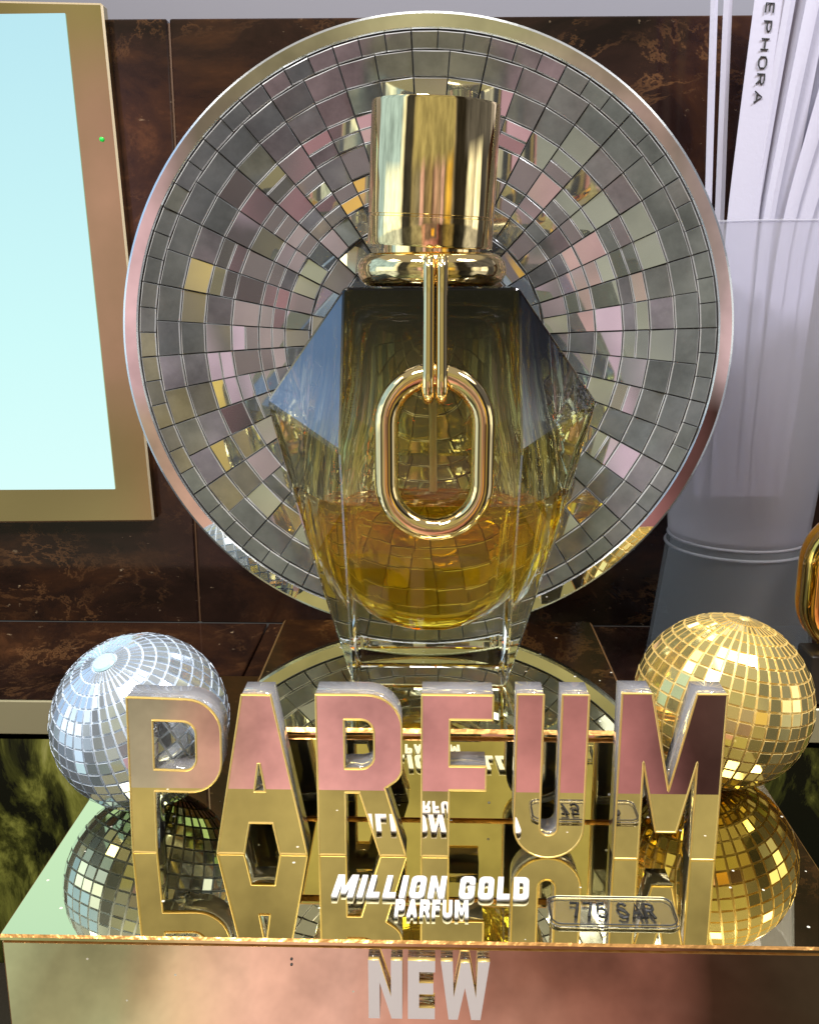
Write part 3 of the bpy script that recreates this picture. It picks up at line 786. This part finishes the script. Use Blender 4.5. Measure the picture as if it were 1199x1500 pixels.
# oval ring link resting on the front panel
RY = YC - d2 - .026
lc = PY(636, 664, RY)
rt_ = PX(17.5) * .90
kx = (PY(736, 664, RY).x - PY(636, 664, RY).x) / 100
ow, oh = 71 * kx, 115 * kx
def stadium(cx, cz, hw, hh, y, n=20):
    st_ = hh - hw; pts = []
    for k in range(n + 1): a = math.pi * k / n; pts.append(Vector((cx + hw * math.cos(a), y, cz + st_ + hw * math.sin(a))))
    for k in range(n + 1): a = math.pi + math.pi * k / n; pts.append(Vector((cx + hw * math.cos(a), y, cz - st_ + hw * math.sin(a))))
    return pts
bm = bmesh.new(); tube(bm, stadium(lc.x, lc.z, ow, oh, RY), rt_, n=20, closed=True)
obj('oval_link', bm, M['gold'], bt, smooth=True)
# narrow double link hanging from the collar and hooking through the oval link
bm = bmesh.new()
zt = PY(633, 397, RY).z; zbm = PY(635, 566, RY).z
fy = YC - rc - .012
for sx_ in (-9.5, 9.5):
    x_ = lc.x + sx_ * kx
    y1 = RY - rt_ - 8 * kx
    pts = [(x_, YC - rc + .02, zt + .022), (x_, fy - .004, zt + .020), (x_, fy - .014, zt + .004), (x_, fy - .016, zt - .02)]
    for q in range(1, 8): pts.append((x_, (fy - .016) + (y1 - fy + .016) * q / 8, zt - .02 + (zbm - zt + .02) * q / 8))
    pts += [(x_, y1, zbm), (x_, y1 + .006, zbm - .014), (x_, RY - .004, zbm - .022), (x_, RY + .012, zbm - .018), (x_, RY + .024, zbm - .004)]
    tube(bm, pts, 8.6 * kx, n=14)
tube(bm, [(lc.x - 9.5 * kx, YC - rc + .02, zt + .022), (lc.x + 9.5 * kx, YC - rc + .02, zt + .022)], 8.0 * kx, n=12)
obj('strap_link', bm, M['gold'], bt, smooth=True)

# ================================================================== FROSTED CUP AND BLOTTER STRIPS
CY = 2.86
cb = PY(1078, 790, CY)
ct = thing('blotter_cup', 'frosted translucent cup on a clear base holding the paper strips', 'cup', (cb.x, CY, SHZ + .001))
kc = (PY(1178, 790, CY).x - PY(1078, 790, CY).x) / 100
ztc = PY(1100, 331, CY).z; zbn = cb.z
bm = bmesh.new()
r0, r1 = 99 * kc, 138 * kc
lathe(bm, [(r0 * .3, zbn + .012), (r0 * .96, zbn + .012), (r0, zbn + .02), (r1, ztc), (r1 - .006, ztc), (r0 - .008, zbn + .03), (r0 * .3, zbn + .026)], (cb.x, CY, 0), n=96)
bmesh.ops.recalc_face_normals(bm, faces=bm.faces)
obj('cup_body', bm, M['frost'], ct, smooth=True, angle=40)
bm = bmesh.new()
lathe(bm, [(r0 * 1.24, SHZ + .001), (r0 * 1.22, SHZ + .008), (r0 * 1.02, zbn - .012), (r0 * 1.02, zbn - .006), (r0 * 1.0, zbn + .010), (r0 * .96, zbn + .010), (r0 * .96, zbn - .014), (r0 * 1.18, SHZ + .012), (.01, SHZ + .012)], (cb.x, CY, 0), n=96)
bmesh.ops.recalc_face_normals(bm, faces=bm.faces)
obj('cup_base', bm, M['frost_clear'], ct, smooth=True, angle=40)
bm = bmesh.new()
lathe(bm, [(r1 + .0035 * math.cos(R(a)), ztc + .0035 * math.sin(R(a))) for a in range(0, 360, 45)], (cb.x, CY, 0), n=96, closed=True)
obj('cup_rim', bm, M['frost'], ct, smooth=True)
for zz, rr in ((zbn + .016, r0 * .995), (zbn - .010, r0 * 1.03)):
    bm = bmesh.new(); lathe(bm, [(rr + .005 * math.cos(R(a)), zz + .004 * math.sin(R(a))) for a in range(0, 360, 45)], (cb.x, CY, 0), n=96, closed=True)
    obj('base_ring', bm, M['frost'], ct, smooth=True)
def strip(lab, top, mid, dy, bottom_px, text=None, bend=.02, ztop=1.95):
    """top / mid: picture x range at rows 15 and 328; the strip runs on down into the cup"""
    Y = CY + dy
    tl, tr = PY(top[0], 15, Y), PY(top[1], 15, Y); ml, mr = PY(mid[0], 328, Y), PY(mid[1], 328, Y)
    bl = PY(bottom_px - (mid[1] - mid[0]) / 2, 740, CY + dy * .5); br = PY(bottom_px + (mid[1] - mid[0]) / 2, 740, CY + dy * .5)
    ex = (ztop - tl.z) / max(.05, tl.z - ml.z)
    tl2, tr2 = tl + (tl - ml) * ex, tr + (tr - mr) * ex
    bm = bmesh.new(); rows = []
    n = 24
    def at(s):   # 0 bottom .. 1 top, smooth three point blend
        if s < .5: q = s / .5; L_, R_ = bl.lerp(ml, q), br.lerp(mr, q)
        else: q = (s - .5) / .5; L_, R_ = ml.lerp(tl2, q), mr.lerp(tr2, q)
        return L_, R_
    for i in range(n + 1):
        s = i / n
        acc_l = Vector(); acc_r = Vector(); c_ = 0
        for ds in (-.06, -.03, 0, .03, .06):
            q = min(1, max(0, s + ds)); L_, R_ = at(q); acc_l += L_; acc_r += R_; c_ += 1
        L_, R_ = acc_l / c_, acc_r / c_
        yb = bend * math.sin(s * math.pi)
        mid_ = (L_ + R_) / 2 + Vector((0, yb - .006, 0))
        rows.append([L_ + Vector((0, yb, 0)), mid_, R_ + Vector((0, yb, 0))])
    vf = [[bm.verts.new(p) for p in r] for r in rows]; vb = [[bm.verts.new(p + Vector((0, .0022, 0))) for p in r] for r in rows]
    for i in range(n):
        for k in range(2):
            bm.faces.new((vf[i][k], vf[i][k + 1], vf[i + 1][k + 1], vf[i + 1][k])); bm.faces.new((vb[i][k], vb[i + 1][k], vb[i + 1][k + 1], vb[i][k + 1]))
        for k in (0, 2):
            bm.faces.new((vf[i][k], vf[i + 1][k], vb[i + 1][k], vb[i][k]))
    for i in (0, n):
        for k in range(2): bm.faces.new((vf[i][k], vf[i][k + 1], vb[i][k + 1], vb[i][k]))
    bmesh.ops.recalc_face_normals(bm, faces=bm.faces)
    o = tag(obj('paper_strip', bm, M['paper'], smooth=True, angle=40), lab, 'paper strip', 'paper blotter strips in the cup')
    if text:
        Yt = Y
        P0, P1 = PY(1131, -22, Y), PY(1110, 148, Y)          # run of the word, letters' tops face right
        dirv = (P1 - P0); ln = dirv.length; dirv.normalize(); side = Vector((dirv.z * -1, 0, dirv.x)); 
        if side.x < 0: side = -side
        bm = bmesh.new(); wl_ = (.62 + .42) * 7 - .42
        sc_ = ln / wl_
        def to3(x, y):
            s_ = P0 + dirv * (x * sc_) + side * ((y - .5) * .020)
            yb = bend * math.sin(min(1, max(0, .5 + .5 * (s_.z - ml.z) / (ztop - ml.z))) * math.pi)
            return Vector((s_.x, Y + yb - .0085, s_.z))
        stroke_word(bm, text, to3, .0021, gap=.42)
        t_ = obj('lettering', bm, M['black_ink'], o)
strip('thin paper strip seen edge on, leftmost in the cup', (1041, 1052), (1034, 1044), -.02, 1020)
strip('narrow paper strip, second from the left in the cup', (1060, 1073), (1049, 1063), .0, 1030)
strip('wide white paper strip with black lettering running down it', (1104, 1152), (1066, 1112), -.06, 1062, text='SEPHORA')
strip('broad paper strip half hidden behind the lettered strip', (1156, 1186), (1092, 1132), -.01, 1078)
strip('broad pale paper strip standing in the middle of the fan', (1160, 1214), (1112, 1158), -.045, 1090, bend=.03)
strip('slim paper strip in front of the broad middle strips', (1180, 1200), (1120, 1136), -.085, 1084, bend=.03)
strip('slim paper strip curving just right of the lettered strip', (1150, 1166), (1100, 1116), -.08, 1072, bend=.045)
strip('slim paper strip bowing out at the right of the fan', (1236, 1262), (1150, 1168), -.075, 1100, bend=.04)
strip('paper strip leaning right behind the middle of the fan', (1200, 1250), (1128, 1168), .03, 1098, bend=.01)
strip('paper strip leaning far right over the cup rim', (1262, 1310), (1146, 1186), -.03, 1110, bend=.02)
strip('paper strip leaning furthest right, its end outside the picture', (1320, 1372), (1164, 1206), .02, 1124, bend=.0)

# ================================================================== AMBER BOTTLE AT THE RIGHT EDGE
AY = 2.585
ac = PY(1246, 850, AY); ka = (PY(1346, 850, AY).x - ac.x) / 100
ah = 108 * ka; zblk = ac.z - ah - 2 * ka
at_ = thing('amber_bottle', 'rounded amber glass bottle with a gold rim at the right edge of the photo', 'bottle', (ac.x, AY, zblk))
bm = bmesh.new()
pr = [(79, 0), (76, .022), (68, .036), (55, .044)]
def stad(hw, hh, y): return stadium(ac.x, ac.z, hw, hh, y)
levels = [(55, -.044), (68, -.036), (76, -.022), (79, 0), (76, .022), (68, .036), (55, .044)]
rs = [[bm.verts.new(p) for p in stad(w_ * ka, (w_ + 29) * ka, AY + y_)] for (w_, y_) in levels]
for a, b in zip(rs, rs[1:]):
    for k in range(len(a)): bm.faces.new((a[k], a[(k + 1) % len(a)], b[(k + 1) % len(a)], b[k]))
bm.faces.new(rs[0]); bm.faces.new(rs[-1]); bmesh.ops.recalc_face_normals(bm, faces=bm.faces)
obj('amber_body', bm, M['amber_glass'], at_, smooth=True, angle=50)
bm = bmesh.new(); tube(bm, stad(60 * ka, 88 * ka, AY - .040), 21 * ka, n=20, closed=True)
obj('gold_rim', bm, principled('amber_gold', (1.0, .62, .14), 1.0, .05, var=.03, vscale=6), at_, smooth=True)
bm = bmesh.new(); lathe(bm, [(20 * ka, 0), (20 * ka, 40 * ka), (17 * ka, 44 * ka)], (ac.x, AY, ac.z + ah - .004), n=32); obj('bottle_cap', bm, M['gold'], at_, smooth=True, angle=40)
bm = bmesh.new(); box(bm, ac.x - 58 * ka, ac.x + 75 * ka, AY - .05, AY + .055, SHZ + .005, zblk, bev=.004)
tag(obj('acrylic_block', bm, M['counter']), 'small glossy black block under the amber bottle', 'block')

# ================================================================== LIGHT
w = bpy.data.worlds.new("World"); sc.world = w; w.use_nodes = True
nt = w.node_tree; nt.nodes.clear(); L = nt.links.new
wo = nt.nodes.new('ShaderNodeOutputWorld'); bg = nt.nodes.new('ShaderNodeBackground'); L(bg.outputs[0], wo.inputs[0])
tc = nt.nodes.new('ShaderNodeTexCoord'); sp = nt.nodes.new('ShaderNodeSeparateXYZ'); L(tc.outputs['Generated'], sp.inputs[0])
def mth(op, a, b=None, clamp=False):
    n = nt.nodes.new('ShaderNodeMath'); n.operation = op; n.use_clamp = clamp
    for i, v in enumerate((a, b)):
        if v is None: continue
        if isinstance(v, (int, float)): n.inputs[i].default_value = v
        else: L(v, n.inputs[i])
    return n.outputs[0]
X, Y, Z = sp.outputs
nzw = nt.nodes.new('ShaderNodeTexNoise'); setin(nzw, {'Scale': 6.0, 'Detail': 3}); L(tc.outputs['Generated'], nzw.inputs['Vector'])
wob = mth('MULTIPLY', mth('SUBTRACT', nzw.outputs['Fac'], .5), 5.0)
az0 = mth('MULTIPLY', mth('ARCTAN2', X, mth('MULTIPLY', Y, -1)), 180 / math.pi)
el = mth('MULTIPLY', mth('ARCSINE', Z), 180 / math.pi)
# the figure in front of the display is wider lower down
shr = nt.nodes.new('ShaderNodeMapRange'); setin(shr, {'From Min': -24, 'From Max': -40, 'To Min': 1.0, 'To Max': .80}); L(el, shr.inputs[0])
az = mth('ADD', mth('MULTIPLY', az0, shr.outputs[0]), wob)
az01 = mth('DIVIDE', mth('ADD', az, 180), 360)
def ramp(stops):
    r = nt.nodes.new('ShaderNodeValToRGB'); e = r.color_ramp.elements
    while len(e) > 1: e.remove(e[0])
    first = True
    for a, c in stops:
        po = (a + 180) / 360
        if first: e[0].position = po; e[0].color = (*c, 1); first = False
        else: x = e.new(po); x.color = (*c, 1)
    L(az01, r.inputs[0]); return r.outputs[0]
mid = ramp([(-180, (.10, .09, .08)), (-120, (.16, .17, .19)), (-111, (.36, .56, .82)), (-96, (.42, .64, .92)), (-92, (1.3, 1.5, 1.5)), (-58, (1.6, 1.65, 1.5)), (-52, (.03, .03, .035)), (-39, (.05, .05, .05)),
            (-35, (.30, .27, .18)), (-22, (.24, .23, .20)), (-19.5, (.72, .47, .52)), (-16, (.66, .42, .46)), (-13.5, (.16, .13, .10)), (-2, (.36, .28, .16)), (1, (.10, .07, .06)), (5, (.50, .33, .32)), (13, (.40, .28, .24)), (15, (.18, .16, .14)),
            (16.5, (.75, .50, .55)), (20, (.66, .44, .48)), (22.5, (.14, .11, .08)), (28, (.75, .50, .10)), (34, (.60, .40, .10)), (37, (.20, .18, .16)), (41, (.02, .018, .016)), (62, (.03, .027, .025)),
            (68, (1.2, 1.2, 1.1)), (80, (.5, .48, .45)), (84, (1.5, 1.5, 1.4)), (94, (1.2, 1.2, 1.1)), (97, (.05, .05, .06)), (111, (.06, .06, .08))])  # bands shaped to give the cap, facets and dish their reflections
lowr = ramp([(-180, (.04, .035, .03)), (-120, (.10, .11, .11)), (-105, (.50, .66, .76)), (-60, (.70, .80, .86)), (-52, (.05, .05, .05)), (-36, (.10, .10, .08)), (-32, (.30, .28, .19)), (-17, (.36, .33, .23)),
             (-14.5, (.58, .36, .27)), (-10, (.80, .41, .39)), (-5, (.72, .36, .36)), (0, (.60, .28, .28)), (5, (.50, .22, .21)), (11, (.36, .15, .15)), (13.5, (.26, .11, .11)), (14.7, (.07, .032, .028)), (22, (.06, .045, .035)), (30, (.30, .23, .08)), (38, (.26, .2, .09)),
             (44, (.01, .01, .01)), (62, (.03, .03, .03)), (70, (.5, .5, .5)), (94, (.45, .45, .47)), (98, (.06, .06, .07)), (125, (.05, .05, .05)), (180, (.04, .035, .03))])
def mixc(f, a, b):
    n = nt.nodes.new('ShaderNodeMixRGB'); L(f, n.inputs[0])
    for i, v in ((1, a), (2, b)):
        if isinstance(v, tuple): n.inputs[i].default_value = (*v, 1)
        else: L(v, n.inputs[i])
    return n.outputs[0]
def step(v, a, b):
    n = nt.nodes.new('ShaderNodeMapRange'); setin(n, {'From Min': a, 'From Max': b}); L(v, n.inputs[0]); return n.outputs[0]
base = mixc(step(mth('ADD', el, mth('MULTIPLY', wob, .5)), -7.5, -5.5), lowr, mid)
fn = nt.nodes.new('ShaderNodeTexNoise'); setin(fn, {'Scale': 5.5, 'Detail': 2, 'Distortion': .8}); L(tc.outputs['Generated'], fn.inputs['Vector'])
fm = mth('MULTIPLY', step(fn.outputs['Fac'], .42, .60), step(el, -29, -34))
vm0 = nt.nodes.new('ShaderNodeVectorMath'); vm0.operation = 'MULTIPLY'; L(base, vm0.inputs[0]); vm0.inputs[1].default_value = (.78, .70, .66)
base = mixc(fm, base, vm0.outputs[0])
vm1 = nt.nodes.new('ShaderNodeVectorMath'); vm1.operation = 'MULTIPLY'; L(base, vm1.inputs[0]); vm1.inputs[1].default_value = (.62, .56, .52)
base = mixc(mth('MULTIPLY', step(mth('ADD', az, wob), 1.5, 6), step(el, -30.5, -33)), base, vm1.outputs[0])
vm2 = nt.nodes.new('ShaderNodeVectorMath'); vm2.operation = 'MULTIPLY'; L(base, vm2.inputs[0]); vm2.inputs[1].default_value = (1.12, 1.34, 1.22)
base = mixc(step(el, -30, -32.5), base, vm2.outputs[0])
front = mth('MULTIPLY', step(az, -38, -34), step(az, 38, 35))
base = mixc(mth('MULTIPLY', front, step(mth('ADD', el, wob), 9, 13)), base, (.38, .345, .19))
# darker patch standing for phone and hands, added to cut pink in the dish
dk = mth('MULTIPLY', mth('MULTIPLY', step(az, -12, -9), step(az, 13, 10)), mth('MULTIPLY', step(mth('ADD', el, wob), -21, -17), step(el, -2, -7)))
base = mixc(mth('MULTIPLY', dk, .85), base, (.13, .11, .09))
dk2 = mth('MULTIPLY', mth('MULTIPLY', step(az, 1, 2), step(az, 7, 6)), mth('MULTIPLY', step(el, -17, -15), step(el, -9, -11)))
base = mixc(dk2, base, (.80, .42, .06))  # orange patch added for the dish tiles to mirror
side = mth('MULTIPLY', step(az0, 55, 62), step(el, 8, 13))  # surround dimmed here so the bottle's right facet mirrors dark
base = mixc(side, base, (.10, .10, .12))
sidel = mth('MULTIPLY', mth('MULTIPLY', step(az0, -56, -62), step(az0, -128, -120)), step(el, 8, 13))  # blue put into the surround for the left facet to mirror
base = mixc(sidel, base, (.40, .62, .90))
# clutter of a lit shop: soft patches
n2 = nt.nodes.new('ShaderNodeTexNoise'); setin(n2, {'Scale': 7, 'Detail': 5, 'Roughness': .6}); L(tc.outputs['Generated'], n2.inputs['Vector'])
cl = step(n2.outputs['Fac'], .30, .70)
vm = nt.nodes.new('ShaderNodeVectorMath'); vm.operation = 'SCALE'; L(base, vm.inputs[0]); L(mth('ADD', mth('MULTIPLY', cl, .8), .6), vm.inputs['Scale'])
# ceiling with recessed light panels
zc = mth('MAXIMUM', Z, .05)
fx_ = mth('FRACT', mth('ADD', mth('MULTIPLY', mth('DIVIDE', X, zc), .95), .18)); fy_ = mth('FRACT', mth('ADD', mth('MULTIPLY', mth('DIVIDE', Y, zc), .75), .30))
pan = mth('MULTIPLY', mth('LESS_THAN', fx_, .42), mth('LESS_THAN', fy_, .30))
ceil = mixc(pan, (.34, .31, .26), (5.0, 4.8, 4.4))
allc = mixc(step(el, 38, 44), vm.outputs[0], ceil)
# below the frame: dim counter
allc = mixc(step(el, -50, -62), allc, (.10, .075, .05))
L(allc, bg.inputs['Color']); bg.inputs['Strength'].default_value = 1.1

def area(name, loc, target, size, power, col, sy=None):
    d = bpy.data.lights.new(name, 'AREA'); d.energy = power; d.color = col; d.size = size * S
    if sy: d.shape = 'RECTANGLE'; d.size_y = sy * S
    o = bpy.data.objects.new(name, d); COL.objects.link(o); o.location = Vector(loc) * S
    o.rotation_euler = (Vector(target) - Vector(loc)).to_track_quat('-Z', 'Y').to_euler()
area('overhead_fill', (-1.2, -.4, 4.2), (0, 2.4, .4), 1.2, 4.2, (1, .96, .92), .5)  # unseen soft lamp added to light the matte surfaces
area('overhead_fill', (2.2, 1.0, 3.8), (1.0, 2.8, .9), 1.0, 2.4, (.92, .93, 1.0), .5)  # unseen lamp added above the cup and paper strips

# ================================================================== RENDER
for o in bpy.data.objects:
    if '_o' in o.keys(): del o['_o']
sc.render.engine = 'CYCLES'
cy = sc.cycles
cy.max_bounces = 24; cy.glossy_bounces = 14; cy.transmission_bounces = 20; cy.diffuse_bounces = 3; cy.transparent_max_bounces = 12; cy.volume_bounces = 0
cy.caustics_reflective = False; cy.caustics_refractive = True; cy.blur_glossy = .2
cy.sample_clamp_indirect = 6.0
cy.use_denoising = True
try: cy.denoiser = 'OPENIMAGEDENOISE'
except Exception: pass
sc.view_settings.view_transform = 'Standard'; sc.view_settings.look = 'None'; sc.view_settings.exposure = 0; sc.view_settings.gamma = 1
sc.render.resolution_x, sc.render.resolution_y = 818, 1024
